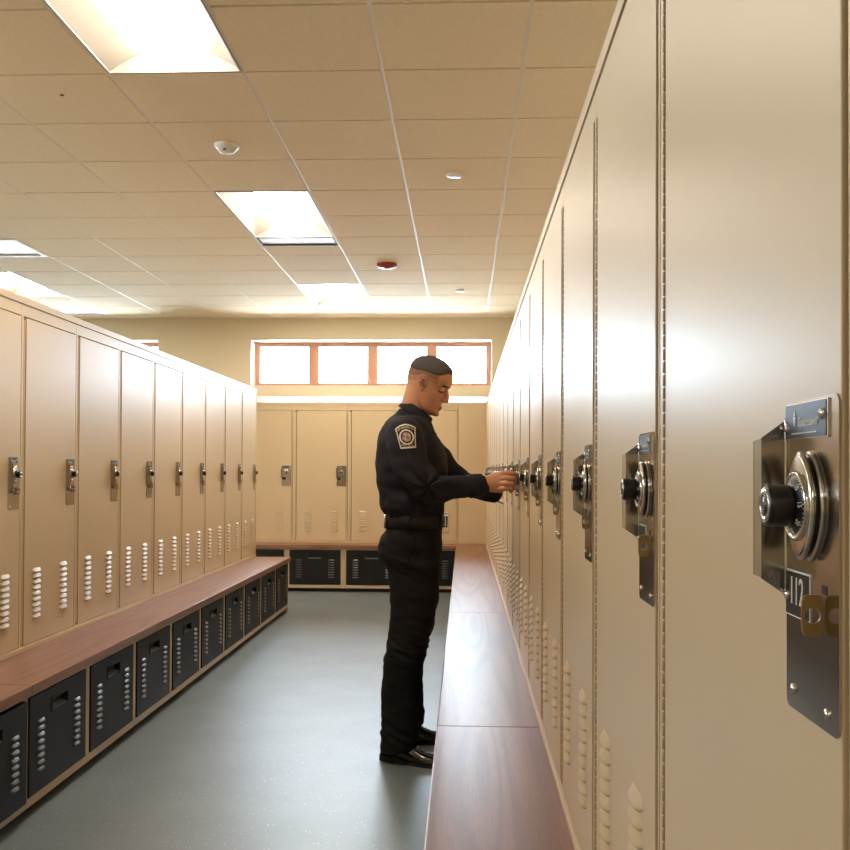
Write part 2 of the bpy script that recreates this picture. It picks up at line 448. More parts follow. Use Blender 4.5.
# square diffuser and register in the left aisle
r_ = empty('air_diffuser', (gx(-4), gy(2), CH)); tag(r_, 'square white air diffuser with a dark gap in the ceiling, photo left edge', 'air vent')
b = MB(); e = .012
for (xa, xb, ya, yb) in ((e, T - e, e, e + .03), (e, T - e, T - e - .03, T - e), (e, e + .03, e + .03, T - e - .03), (T - e - .03, T - e, e + .03, T - e - .03)):
    b.box(xa, xb, ya, yb, -.006, .006, 'white')
link('frame', b.mesh('frame'), r_)
b = MB(); b.box(e, T - e, e, T - e, .075, .08, 'slot_dark')
for (xa, xb, ya, yb) in ((e, T - e, e, e + .005), (e, T - e, T - e - .005, T - e), (e, e + .005, e, T - e), (T - e - .005, T - e, e, T - e)): b.box(xa, xb, ya, yb, .006, .075, 'slot_dark')
link('plenum', b.mesh('plenum'), r_)
b = MB(); b.box(.062, T - .062, .062, T - .062, .004, .012, 'white', .003); b.box(T / 2 - .01, T / 2 + .01, T / 2 - .01, T / 2 + .01, .012, .076, 'slot_dark'); link('face_plate', b.mesh('face_plate'), r_)
r_ = empty('air_register', (gx(-5), gy(7), CH)); tag(r_, 'white louvred air register in the ceiling near the back wall', 'air vent')
b = MB()
for (xa, xb, ya, yb) in ((e, T - e, e, e + .06), (e, T - e, T - e - .06, T - e), (e, e + .06, e + .06, T - e - .06), (T - e - .06, T - e, e + .06, T - e - .06), (e + .06, T - e - .06, T / 2 - .02, T / 2 + .02)):
    b.box(xa, xb, ya, yb, -.004, .004, 'white')
link('frame', b.mesh('frame'), r_)
b = MB()
for k in range(13):
    x = .09 + k * .0345
    b.prism([(x, -.002), (x + .004, -.002), (x + .022, .02), (x + .018, .02)], .07, T - .07, 'white', 'xz')
b.box(.07, T - .07, .07, T - .07, .03, .034, 'slot_dark'); link('louvre_blades', b.mesh('louvre_blades'), r_)

# detectors
def disc(name, x, y, prof, m, label, cat):
    b = MB(); b.lathe([(r, -h) for r, h in prof], 'z', (0, 0, 0), 36, m); o = link(name, b.mesh(name), None, (x, y, CH + .001)); tag(o, label, cat); return o
o = disc('smoke_detector', -1.282, 5.214, [(.066, 0), (.066, .012), (.058, .018), (.040, .040), (.030, .044), (.004, .045)], 'sensor', 'white smoke detector on the ceiling between two lights', 'smoke detector')
b = MB(); b.box(-.010, .006, -.047, -.036, -.041, -.034, 'slot_dark'); link('sensor_window', b.mesh('sensor_window'), o)
disc('ceiling_speaker_cap', -.06, 5.787, [(.052, 0), (.052, .006), (.046, .010), (.004, .011)], 'sensor', 'plain pale disc on the ceiling, right of the lights', 'ceiling disc')
o = disc('fire_alarm', -.658, 8.271, [(.085, 0), (.085, .018), (.070, .034), (.004, .036)], 'red', 'round red fire alarm on the ceiling', 'fire alarm')
b = MB(); b.lathe([(.03, -.036), (.028, -.042), (.003, -.043)], 'z', (0, 0, 0), 20, 'red'); link('strobe', b.mesh('strobe'), o)
disc('sprinkler_cap', -.046, 9.478, [(.04, 0), (.04, .012), (.034, .016), (.004, .017)], 'sensor', 'small white sprinkler cap on the ceiling nearest the back wall', 'sprinkler')
disc('ceiling_sensor', -1.885, 4.49, [(.010, 0), (.010, .003), (.003, .005)], 'slot_dark', 'tiny dark sensor dot in a ceiling tile left of the big light', 'ceiling sensor')

# ------------------------------------------------------------------ lockers
LZ0, LZ1 = BT, 2.05
DZ0, DZ1 = .530, 1.963
def louvre(b, cx, cz, w, h, d, y, m):
    nu, nv = 12, 6; vs = []; fs = []
    prof = [(0, 0), (.25, .30), (.5, .62), (.72, .92), (.88, 1.), (.97, .8), (1.02, 0)]
    for j in range(nv + 1):
        t, o = prof[j]
        for i in range(nu + 1):
            u = -1 + 2 * i / nu; k = math.sqrt(max(0, 1 - abs(u) ** 2.6))
            zz = cz + h / 2 - t * h * (.55 + .45 * k) - (1 - k) * .18 * h
            vs.append((cx + u * w / 2, y + .0006 - d * o * k - (.0006 if k > .02 and 0 < o else 0), zz))
    for j in range(nv):
        for i in range(nu):
            a = j * (nu + 1) + i; fs.append((a, a + 1, a + nu + 2, a + nu + 1))
    b.add(vs, fs, m, True)

def rounded(x0, x1, z0, z1, r, n=5):
    pts = []
    for (cx, cz, a0) in ((x1 - r, z1 - r, 0), (x0 + r, z1 - r, 90), (x0 + r, z0 + r, 180), (x1 - r, z0 + r, 270)):
        for k in range(n + 1):
            a = math.radians(a0 + 90 * k / n); pts.append((cx + r * math.cos(a), cz + r * math.sin(a)))
    return pts

def pan_screw(b, x, y, z, r=.004, m='chrome'):
    b.lathe([(r, 0), (r * .95, -.0009), (r * .7, -.0019), (r * .25, -.0024)], 'y', (x, y, z), 14, m)
    b.box(x - r * .55, x + r * .55, y - .0027, y - .002, z - .0004, z + .0004, 'hole')

PM = {}   # meshes shared by every lock
def lock_meshes():
    # lock origin: plate centre on the door face (x right, z up, -y outwards)
    pw, z0, z1 = .103, -.112, .112
    b = MB(); b.prism(rounded(-pw / 2, pw / 2, z0, z1, .007), -.0016, 0, 'steel'); PM['lock_plate'] = b.mesh('lock_plate')
    yf = -.0016
    b = MB()   # brand plate near the top
    b.prism(rounded(-.049, .036, .084, .110, .0012, 2), yf - .0012, yf, 'chrome'); b.prism(rounded(-.0485, .033, .0848, .1093, .001, 2), yf - .0016, yf - .0012, 'brand_blue')
    PM['brand_plate'] = b.mesh('brand_plate')
    b = MB(); y = yf - .0018
    vs, fs = text_mesh('Spacesaver', .0092, 'LEFT', .98); b.add([(p[0] - .0205, p[1] + y, p[2] + .0958) for p in vs], fs, 'white_ink')
    # little torch emblem and a line of small print
    b.prism([(-.0305, .1005), (-.0295, .0965), (-.0275, .0935), (-.0262, .0965), (-.0255, .1005)], y - .0002, y, 'white_ink')
    b.prism([(-.0298, .1015), (-.0262, .1015), (-.0272, .1032), (-.028, .1052), (-.0288, .1032)], y - .0002, y, 'white_ink')
    x = -.034
    for k, wd in enumerate((.004, .0055, .003, .006, .0045, .0065, .004, .005)):
        b.box(x, x + wd, y - .0002, y, .0878, .0887, 'white_ink'); x += wd + .0016
    PM['brand_lettering'] = b.mesh('brand_lettering')
    b = MB()   # outward pull guard along the left edge, chamfered ends, rolled lip
    x = -pw / 2
    pts = [(yf, -.032), (-.0205, -.019), (-.0205, .086), (yf, .100)]
    b.prism([(p[0], p[1]) for p in pts], x, x + .0014, 'steel', 'yz')
    lip = [(x, -.0205, -.0185), (x - .0055, -.0245, -.0165), (x - .0055, -.0245, .0835), (x, -.0205, .0855)]
    b.add([(p[0], p[1], p[2]) for p in lip] + [(p[0] + .0014, p[1] + .0003, p[2]) for p in lip], [(0, 1, 2, 3), (7, 6, 5, 4), (0, 4, 5, 1), (1, 5, 6, 2), (2, 6, 7, 3), (3, 7, 4, 0)], 'steel')
    b.tube([(x + .0012, yf - .0006, -.031), (x + .0012, yf - .0006, .034), (x + .0012, yf - .0006, .099)], [.0017] * 3, 10, 2, 'chrome')
    PM['pull_guard'] = b.mesh('pull_guard')
    dz = .037
    def lens(hw, hh, y0, y1, n=48):
        pts = []
        for k in range(n):
            a = 2 * PI * k / n; ca, sa = math.cos(a), math.sin(a)
            pts.append((hw * ca * abs(ca) ** .32, hh * math.copysign(abs(sa) ** 1.05, sa)))
        rr = []
        for (yy, s) in ((y0, 1), (y0 + (y1 - y0) * .6, 1), (y1 - (y1 - y0) * .12, .965), (y1, .90)):
            rr.append([(p[0] * s, yy, p[1] * s + dz) for p in pts])
        return rr
    b = MB(); b.rings(lens(.0280, .0385, yf, yf - .0030), 'chrome'); b.rings([[(p[0] * .93, p[1], (p[2] - dz) * .93 + dz) for p in r] for r in lens(.0270, .0375, yf - .0028, yf - .0062)], 'knob')
    b.rings(lens(.0272, .038, yf - .0060, yf - .0095), 'chrome'); PM['dial_housing'] = b.mesh('dial_housing')
    y = yf - .0095
    b = MB(); c = (0, y, dz)
    b.lathe([(.0245, .001), (.0245, -.001), (.0236, -.0026), (.0224, -.0030), (.0214, -.002)], 'y', c, 40, 'chrome')
    b.lathe([(.0214, -.0014), (.0150, -.0046), (.0140, -.0048)], 'y', c, 40, 'dial')
    PM['dial'] = b.mesh('dial')
    b = MB()
    for n in range(40):   # ticks
        a = PI / 2 - math.radians(85 + (n - 15) * 9); r0, r1 = .0196 if n % 5 else .0188, .0211
        def pt(r, da): return (r * math.cos(a + da), y - .0016 - (.0214 - r) * .5, dz + r * math.sin(a + da))
        b.add([pt(r0, -.022), pt(r1, -.022), pt(r1, .022), pt(r0, .022)], [(0, 1, 2, 3)], 'white_ink')
    for n in range(0, 40, 5):
        a = math.radians(85 + (n - 15) * 9); vs, fs = text_mesh(str(n), .0048)
        ca, sa = math.cos(-a), math.sin(-a)
        rr = .0170
        out = []
        for p in vs:
            u, v = p[0], p[2] + rr
            X, Z = u * ca - v * sa, u * sa + v * ca
            rad = math.hypot(X, Z); out.append((X, y - .0019 - (.0214 - rad) * .5 + p[1], dz + Z))
        b.add(out, fs, 'white_ink')
    PM['dial_markings'] = b.mesh('dial_markings')
    b = MB(); prof = [(.0132, -.0040), (.0144, -.0060), (.0147, -.0190), (.0141, -.0212), (.0126, -.0222)]
    n = 40; rr = []
    for j, (r, h) in enumerate(prof):
        rr.append([((r - (.0006 if (k % 2 and 0 < j < 4) else 0)) * math.cos(2 * PI * k / n), y + h, dz + (r - (.0006 if (k % 2 and 0 < j < 4) else 0)) * math.sin(2 * PI * k / n)) for k in range(n)])
    b.rings(rr, 'knob')
    b.lathe([(.0118, -.0221), (.0116, -.0228), (.0080, -.0228), (.0078, -.0221)], 'y', (0, y, dz), 32, 'chrome')
    b.lathe([(.0058, -.0221), (.0056, -.0226), (.001, -.0226)], 'y', (0, y, dz), 24, 'dial')
    PM['knob'] = b.mesh('knob')
    b = MB()   # number plate
    b.prism(rounded(-.0495, .0005, -.0445, -.0110, .0008, 1), yf - .0009, yf, 'white_ink'); b.prism(rounded(-.0490, -.0007, -.0435, -.0122, .0008, 1), yf - .0013, yf - .0009, 'plate_black')
    PM['number_plate'] = b.mesh('number_plate')
    b = MB(); vs, fs = text_mesh('112', .0285, 'CENTER', .70); b.add([(p[0] - .0250, p[1] + yf - .0016, p[2] - .0265) for p in vs], fs, 'white_ink')
    PM['number'] = b.mesh('number')
    b = MB(); n = 28; x = .0245; yc, zc = -.0115, -.040   # padlock hasp: upright tab with an eye
    cy_, cz_ = -.0095, -.0355; N = 40; outer = []; hole = []
    for k in range(N):
        a = 2 * PI * k / N; ca, sa = math.cos(a), math.sin(a)
        r = 1 / ((abs(ca) / .0072) ** 5 + (abs(sa) / .0140) ** 5) ** .2
        outer.append((cy_ + ca * r, cz_ + sa * r)); hole.append((cy_ + .0052 * ca, cz_ + .0052 * sa))
    vs = [(x, p[0], p[1]) for p in outer] + [(x, p[0], p[1]) for p in hole] + [(x + .0022, p[0], p[1]) for p in outer] + [(x + .0022, p[0], p[1]) for p in hole]
    fs = []
    for k in range(N):
        k2 = (k + 1) % N
        fs += [(k, k2, N + k2, N + k), (2 * N + k2, 2 * N + k, 3 * N + k, 3 * N + k2), (k, 2 * N + k, 2 * N + k2, k2), (N + k, N + k2, 3 * N + k2, 3 * N + k)]
    b.add(vs, fs, 'brass')
    PM['hasp'] = b.mesh('hasp')
    b = MB(); b.box(x - .003, x + .006, yf - .0004, yf, -.0215, -.0155, 'hole'); PM['hasp_slot'] = b.mesh('hasp_slot')
    b = MB(); pan_screw(b, 0, 0, 0); PM['screw'] = b.mesh('screw')
lock_meshes()
SCREWS = [(-.044, .0925, -.0032), (.0265, .1, -.0032), (-.0455, -.0300, -.0029), (-.0052, -.0300, -.0029), (-.036, -.0975, -.0016), (.031, -.1, -.0016)]
DF = -.0025     # door face in front of the frame
def locker_meshes(w):
    mm = {}
    b = MB(); D = .375 if w == WB else .46; t = .0035
    sl, sr = .026, .0115
    b.box(t, sl, 0, .022, LZ0, DZ1 + .005, 'tan', .0012); b.box(w - sr, w - t * .4, 0, .022, LZ0, DZ1 + .005, 'tan', .0012)
    b.box(sl, w - sr, .0, .022, LZ0, DZ0 - .003, 'tan', .0012)
    b.box(.0006, w - .0006, -.0105, -.0002, LZ0, DZ0 - .006, 'tan', .0012)   # base strip over the bench
    b.box(.0008, w - .0008, 0, .022, DZ1 + .005, 2.0186, 'tan', .0010)          # header
    b.box(.0004, w - .0004, -.004, .03, 2.0200, LZ1, 'tan', .0012)               # crown rail
    b.box(.001, .003, .022, D, LZ0, LZ1 - .002, 'tan'); b.box(w - .003, w - .001, .022, D, LZ0, LZ1 - .002, 'tan')
    b.box(.003, w - .003, D - .003, D, LZ0, LZ1 - .002, 'tan'); b.box(.003, w - .003, .03, D - .003, LZ1 - .012, LZ1 - .002, 'tan'); b.box(.003, w - .003, .022, D - .003, LZ0, LZ0 + .003, 'tan')
    mm['body'] = b.mesh('body')
    b = MB()
    xa, xb = .0455, w - .0155
    b.box(xa, xb, DF, .016, DZ0, DZ1, 'tan', .0018)
    c = (xa + xb) / 2
    for sx in (-.147, .147):
        for k in range(9): louvre(b, c + sx, .848 - k * .0255, .088, .0225, .0105, DF, 'tan')
    mm['door'] = b.mesh('door')
    b = MB()
    n = 90; hh = (DZ1 - DZ0 - .02) / n
    for k in range(n):
        z = DZ0 + .01 + k * hh
        b.lathe([(.0029, z + .0012), (.0034, z + .0018), (.0034, z + hh - .0018), (.0029, z + hh - .0012)], 'z', (.0400, -.0012, 0), 10, 'tan_hinge')
    b.box(.0270, .0362, -.0012, .002, DZ0 + .01, DZ1 - .01, 'tan')
    b.box(.0372, .0440, -.0006, .004, DZ0 + .01, DZ1 - .01, 'hole')
    mm['hinge'] = b.mesh('hinge')
    return mm
def make_locker(w, numbered=False):
    if w not in PM: PM[w] = locker_meshes(w)
    mm = PM[w]
    root = empty('locker')
    for k in ('body', 'door', 'hinge'): link(k, mm[k], root)
    lp = link('lock_plate', PM['lock_plate'], root, (w - .0155 - .0522, DF, 1.240)); lp['label'] = 'polished steel lock plate'
    for k in ('brand_plate', 'brand_lettering', 'pull_guard', 'dial_housing', 'dial', 'dial_markings', 'knob', 'number_plate', 'hasp', 'hasp_slot'): link(k, PM[k], lp)
    if numbered: link('number_lettering', PM['number'], lp)
    for s in SCREWS: link('screw', PM['screw'], lp, (s[0], s[2], s[1]))
    return root
WR, WL, WB = .6096, .6017, .612
ORD = ['first', 'second', 'third', 'fourth', 'fifth', 'sixth', 'seventh', 'eighth', 'ninth', 'tenth']
# right row: locker's right side (lock) is the near one
pro = make_locker(WR); NR = 16
W0 = .6176; pro112 = make_locker(W0, True)   # the numbered unit is a shade wider
for k in range(-1, NR):
    o = pro112 if k == 0 else (pro if k == -1 else copy_tree(pro))
    o.location = (XR - DF, .628 + (k + 1) * WR + (W0 - WR if k >= 0 else 0), 0); o.rotation_euler = (0, 0, -PI / 2)
    if k == -1: lab = 'tan locker cut by the right edge of the photo, nearest the viewer'
    elif k == 0: lab = 'large near tan locker numbered 112 with polished lock plate and black dial'
    elif k == 1: lab = 'tan locker right behind the one numbered 112 along the right wall'
    elif k <= 5: lab = 'tan locker along the right wall, %s beyond the one numbered 112' % ORD[k - 1]
    elif k == 6: lab = 'tan locker whose dial the person in uniform is turning'
    elif k == NR - 1: lab = 'last tan locker along the right wall, in the far corner, seen edge-on'
    elif k >= 11: lab = 'tan locker along the right wall, %s from the far corner, seen edge-on' % ORD[NR - 1 - k]
    else: lab = 'tan locker along the right wall, %s beyond the one whose dial is being turned' % ORD[k - 7]
    tag(o, lab, 'locker', 'tan lockers along the right wall')
pro = make_locker(WL)
YL0 = 4.172
for n_, k in enumerate(range(-3, 8)):
    o = pro if n_ == 0 else copy_tree(pro)
    o.location = (XL + DF, YL0 + k * WL, 0); o.rotation_euler = (0, 0, PI / 2)
    if k < -1: lab = 'tan locker of the left row nearer than the photo shows'
    elif k == -1: lab = 'tan locker on the left bench cut off by the left edge of the photo'
    elif k == 7: lab = 'tan locker at the far end of the row on the left bench'
    else: lab = 'tan locker on the left bench, %s whole door from the photo\'s left edge' % ORD[k]
    tag(o, lab, 'locker', 'tan lockers on the left bench')
pro = make_locker(WB); XB0 = -.063
for k in range(5):
    o = pro if k == 0 else copy_tree(pro)
    o.location = (XB0 - (k + 1) * WB, YB, 0)
    lab = ['tan locker at the back wall just right of the person in uniform', 'tan locker at the back wall directly behind the person in uniform', 'tan locker at the back wall, first whole door left of the person',
           'tan locker at the back wall partly hidden by the end of the left row', 'tan locker at the back wall fully behind the left row'][k]
    tag(o, lab, 'locker', 'tan lockers along the back wall')

# sloped tops and fillers
b = MB(); x0, x1 = XB0 - 5 * WB, XR + .3
b.prism([(YB - .002, LZ1 + .002), (YW, LZ1 + .002), (YW, LZ1 + .086), (YB + .185, LZ1 + .086), (YB - .002, LZ1 + .006)], x0, x1, 'tan', 'yz'); o = link('sloped_locker_top', b.mesh('sloped_locker_top')); tag(o, 'sloped pale metal top along the back lockers under the windows', 'locker top')
b = MB(); b.box(XB0 + .002, XR - .001, YB - .001, YB + .03, BT, LZ1, 'tan', .0015); o = link('filler_panel', b.mesh('filler_panel')); tag(o, 'plain tan filler panel in the far right corner beside the back lockers', 'panel')
yR1 = .628 + NR * WR + W0 - WR
b = MB(); b.box(XR - .001, XR + .03, yR1 + .002, YB - .002, BT, LZ1, 'tan', .0015); o = link('filler_panel', b.mesh('filler_panel')); tag(o, 'narrow tan filler panel at the far end of the right lockers', 'panel')
YLE = YL0 + 8 * WL
b = MB(); b.box(XL - .46, XL + .001, YLE + .0005, YLE + .014, BT, LZ1, 'tan', .0015); o = link('end_panel', b.mesh('end_panel')); tag(o, 'tan end panel closing the far end of the left locker row', 'panel')

# ------------------------------------------------------------------ base cabinets with black doors
def cab_meshes(w, tag_):
    mm = {}; D = .70; b = MB()
    H = .462; s = .016
    b.box(.0008, s, 0, .02, .042, H, 'tan', .001); b.box(w - s, w - .0008, 0, .02, .042, H, 'tan', .001)
    b.box(s, w - s, 0, .02, .042, .074, 'tan', .001); b.box(s, w - s, 0, .02, H - .012, H, 'tan', .001)
    b.box(.001, .003, .02, D, .042, H, 'tan'); b.box(w - .003, w - .001, .02, D, .042, H, 'tan'); b.box(.003, w - .003, D - .003, D, .042, H, 'tan'); b.box(.003, w - .003, .02, D - .003, .042, .046, 'tan')
    mm['body'] = b.mesh('body')
    b = MB(); b.box(.0005, w - .0005, .055, .065, 0, .042, 'kick'); mm['toe_kick'] = b.mesh('toe_kick')
    xa, xb, za, zb = s + .014, w - s - .014, .078, .4475
    c = w / 2; hx, hz0, hz1 = .074, .356, .402
    b = MB(); y0, y1 = -.004, .014
    for (p, q, r, t) in ((xa, c - hx, za, zb), (c + hx, xb, za, zb), (c - hx, c + hx, za, hz0), (c - hx, c + hx, hz1, zb)):
        b.box(p, q, y0, y1, r, t, 'black')
    # returned flange of the door front
    b.box(s + .002, xa, .004, .014, .076, .449, 'tan'); b.box(xb, w - s - .002, .004, .014, .076, .449, 'tan')
    for sx in (-.175, .175):
        for k in range(8): louvre(b, c + sx, .342 - k * .0262, .068, .0155, .009, y0, 'black_gloss')
    mm['door'] = b.mesh('door')
    b = MB(); f = .006
    b.box(c - hx - f, c + hx + f, y0 - .003, y0 + .002, hz1, hz1 + f, 'black', .001); b.box(c - hx - f, c + hx + f, y0 - .003, y0 + .002, hz0 - f, hz0, 'black', .001)
    b.box(c - hx - f, c - hx, y0 - .003, y0 + .002, hz0, hz1, 'black', .001); b.box(c + hx, c + hx + f, y0 - .003, y0 + .002, hz0, hz1, 'black', .001)
    b.box(c - hx, c + hx, .018, .02, hz0, hz1, 'pocket'); b.box(c - hx, c + hx, y0, .018, hz1 - .002, hz1, 'pocket')
    b.prism([(y0, hz0), (.018, hz0 + .009), (.018, hz0 + .013), (y0, hz0 + .005)], c - hx, c + hx, 'lip', 'yz')
    b.box(c - hx - .001, c - hx + .001, y0, .018, hz0, hz1, 'pocket'); b.box(c + hx - .001, c + hx + .001, y0, .018, hz0, hz1, 'pocket')
    mm['handle'] = b.mesh('handle')
    return mm
def make_cab(w):
    mm = cab_meshes(w, '')
    root = empty('base_cabinet')
    link('body', mm['body'], root); link('toe_kick', mm['toe_kick'], root)
    d = link('door', mm['door'], root); d['label'] = 'black louvred door'; link('handle', mm['handle'], d)
    return root
XCL = -1.613
pro = make_cab(WL)
for n_, k in enumerate(range(-3, 8)):
    o = pro if n_ == 0 else copy_tree(pro)
    o.location = (XCL, YL0 + k * WL, 0); o.rotation_euler = (0, 0, PI / 2)
    if k < -2: lab = 'black-doored cabinet under the left bench nearer than the photo shows'
    elif k == -2: lab = 'black-doored cabinet under the left bench cut by the photo edge, door ajar'
    elif k == 7: lab = 'black-doored cabinet at the far end under the left bench'
    else: lab = 'black-doored cabinet under the left bench, %s whole one from the photo\'s left edge' % ORD[k + 1]
    tag(o, lab, 'cabinet', 'black-doored cabinets under the left bench')
    if k == -2:
        d = [c for c in o.children if c.name.startswith('door')][0]; d.location = (0, -.016, 0)
pro = make_cab(WR); XCR = -.05
for k in range(-1, NR):
    o = pro if k == -1 else copy_tree(pro)
    o.location = (XCR, .628 + (k + 1) * WR, 0); o.rotation_euler = (0, 0, -PI / 2)
    tag(o, 'black-doored cabinet hidden under the overhang of the right bench', 'cabinet', 'black-doored cabinets under the right bench')
pro = make_cab(WB); YCB = 10.492
for k in range(5):
    o = pro if k == 0 else copy_tree(pro)
    o.location = (XB0 - .0 - (k + 1) * WB, YCB, 0)
    lab = ['black-doored cabinet under the back bench seen between person and right bench', 'black-doored cabinet under the back bench partly behind the person\'s legs', 'black-doored cabinet under the back bench, first one clear of the person\'s legs',
           'black-doored cabinet under the back bench behind the end of the left bench', 'black-doored cabinet under the back bench fully hidden by the left bench'][k]
    tag(o, lab, 'cabinet', 'black-doored cabinets under the back bench')

# ------------------------------------------------------------------ bench tops
def bench(name_loc, rz, L, D, label):
    b = MB(); b.box(.0008, L - .0008, 0, D, BT - .041, BT - .001, 'wood', .004)
    o = link('bench_top', b.mesh('bench_top'), None, name_loc); o.rotation_euler = (0, 0, rz)
    tag(o, label, 'bench', 'reddish wooden bench tops'); return o
XBL, XBR, YBB = -1.588, -.082, 10.470
for (ya, yb, lab) in ((YL0 - 3 * WL, 3.57, 'near section of the left wooden bench top cut by the photo edge'), (3.57, YLE + .012, 'long wooden bench top in front of the left lockers')):
    bench((XBL, ya, 0), PI / 2, yb - ya, XBL - XL + .44, lab)
for (ya, yb, lab) in ((.012, 3.086, 'nearest section of the right wooden bench top with bold grain'), (3.086, 5.561, 'second section of the right wooden bench top, beside the person\'s shoes'),
                      (5.561, 8.036, 'third section of the right wooden bench top from the viewer'), (8.036, YBB, 'farthest section of the right wooden bench top')):
    bench((XBR, yb, 0), -PI / 2, yb - ya, .72 - XBR, lab)
bench((XB0 - 5 * WB, YBB, 0), 0, XR + .44 - (XB0 - 5 * WB), .72, 'wooden bench top along the back wall')
b = MB(); b.box(XCL - .5, XCL, YLE + .001, YLE + .010, 0, BT - .042, 'tan', .001); o = link('end_panel', b.mesh('end_panel')); tag(o, 'tan end panel under the far end of the left bench', 'panel')

# ------------------------------------------------------------------ the person
def remesh(mb, name, voxel, it=4, fac=.5):
    me = mb.mesh(name + '_raw'); o = bpy.data.objects.new('raw', me); col.objects.link(o)
    r = o.modifiers.new('r', 'REMESH'); r.mode = 'VOXEL'; r.voxel_size = voxel; r.use_smooth_shade = True
    if it:
        s = o.modifiers.new('s', 'SMOOTH'); s.factor = fac; s.iterations = it
    dg = bpy.context.evaluated_depsgraph_get(); dg.update()
    out = bpy.data.meshes.new_from_object(o.evaluated_get(dg)); out.name = name
    bpy.data.objects.remove(o); bpy.data.meshes.remove(me)
    out.polygons.foreach_set('use_smooth', [True] * len(out.polygons))
    return out
def setmats(me, names, fn=None):
    me.materials.clear()
    for n in names: me.materials.append(M[n])
    if fn: me.polygons.foreach_set('material_index', [fn(p.center) for p in me.polygons])
    else: me.polygons.foreach_set('material_index', [0] * len(me.polygons))
def displace(me, fn):
    ns = [v.normal.copy() for v in me.vertices]
    for v, n in zip(me.vertices, ns): v.co += n * fn(v.co, n)
    me.update()
def supering(z, xb, xf, hw, cy, n=40, e=2.3):
    cx, rx = (xb + xf) / 2, (xf - xb) / 2; out = []
    for k in range(n):
        a = 2 * PI * k / n; c, s = math.cos(a), math.sin(a)
        out.append((cx + rx * math.copysign(abs(c) ** (2 / e), c), cy + hw * math.copysign(abs(s) ** (2 / e), s), z))
    return out
def interp(tab, z):
    if z <= tab[0][0]: return tab[0][1:]
    for a, b_ in zip(tab, tab[1:]):
        if z <= b_[0]:
            t = (z - a[0]) / (b_[0] - a[0]); t = t * t * (3 - 2 * t) * .4 + t * .6
            return [p + (q - p) * t for p, q in zip(a[1:], b_[1:])]
    return tab[-1][1:]

# head in its own frame: face to +x, z up, eyes at z = 0
HT = [(-.120, .052, .010, .016), (-.112, .076, -.008, .030), (-.100, .0845, -.022, .043), (-.086, .0815, -.040, .052), (-.074, .0855, -.054, .057), (-.056, .0835, -.070, .0605),
      (-.040, .083, -.080, .064), (-.020, .0825, -.091, .068), (0., .081, -.098, .071), (.012, .086, -.101, .073), (.024, .094, -.103, .0745), (.045, .0965, -.1035, .076), (.065, .092, -.099, .075),
      (.085, .078, -.088, .068), (.102, .056, -.070, .054), (.113, .032, -.046, .036), (.119, .006, -.020, .016)]
def head_rings(grow=0., zs=56, n=56):
    out = []
    for j in range(zs):
        t = j / (zs - 1); z = -.120 + .239 * (.5 - .5 * math.cos(PI * t))
        f, bk, w = interp(HT, z)
        cx = (f + bk) / 2; rx = (f - bk) / 2; ring = []
        for k in range(n):
            a = 2 * PI * k / n; c, s = math.cos(a), math.sin(a)
            e = 2.25
            x = cx + rx * math.copysign(abs(c) ** (2 / e), c); y = w * math.copysign(abs(s) ** (2 / e), s)
            if c > 0 and z < .03:   # the face narrows towards the front
                y *= 1 - .10 * c * c
            for sg in (-1, 1):
                g = math.exp(-((x - .085) ** 2 / .0012 + (y - sg * .032) ** 2 / .00026 + (z + .002) ** 2 / .00016)); x -= .0105 * g
                g = math.exp(-((x - .09) ** 2 / .002 + (y - sg * .030) ** 2 / .0004 + (z - .021) ** 2 / .00006)); x += .0045 * g
                g = math.exp(-((x - .06) ** 2 / .0015 + (y - sg * .052) ** 2 / .0004 + (z + .028) ** 2 / .0003)); y += sg * .004 * g
            ring.append((x, y, z))
        out.append(ring)
    return out
HM = Matrix.Translation((-.166, 4.505, 1.693)) @ Matrix.Rotation(math.radians(-11), 4, 'Z') @ Matrix.Rotation(math.radians(20), 4, 'Y') @ Matrix.Scale(1.06, 4)
HI = HM.inverted()
hb = MB()
hb.rings(head_rings(), 'skin')
hb.tube([(.080, 0, .016), (.088, 0, -.004), (.095, 0, -.022), (.099, 0, -.034)], [(.0075, .007), (.0085, .009), (.0105, .011), (.0125, .0115)], 14, 5, 'skin')
for sg in (-1, 1):
    hb.ball((.0885, sg * .0125, -.0385), (.0125, .0085, .0085), 'skin')
    hb.ball((.0725, sg * .032, -.001), (.0125, .0155, .0120), 'skin')        # lowered lids over the eyeballs
    hb.tube([(.070, sg * .020, -.068), (.0850, sg * .010, -.0665), (.0875, 0, -.0670)], [.0032, .0042, .0046], 12, 4, 'skin')
    hb.tube([(.070, sg * .019, -.0735), (.0838, sg * .010, -.0775), (.0860, 0, -.0785)], [.0032, .0052, .0057], 12, 4, 'skin')
    # ear: rim, lobe and bowl
    E = [(-.004, sg * .0715, -.026), (-.012, sg * .079, -.016), (-.026, sg * .086, .004), (-.026, sg * .089, .024), (-.013, sg * .086, .034), (.000, sg * .080, .028), (.003, sg * .075, .012)]
    hb.tube(E, [.005, .0052, .0045, .0045, .0048, .0045, .004], 10, 5, 'skin')
    hb.ball((-.004, sg * .075, -.026), (.007, .005, .009), 'skin')
    hb.ball((-.010, sg * .074, .004), (.014, .006, .024), 'skin')
    hb.ball((.004, sg * .0735, -.003), (.004, .005, .008), 'skin')
hb.ball((.072, 0, -.103), (.017, .020, .013), 'skin')
hb.v = [tuple(HM @ Vector(p)) for p in hb.v]
bb = MB(); bb.v, bb.f, bb.m, bb.sm, bb.mats = hb.v, hb.f, hb.m, hb.sm, hb.mats
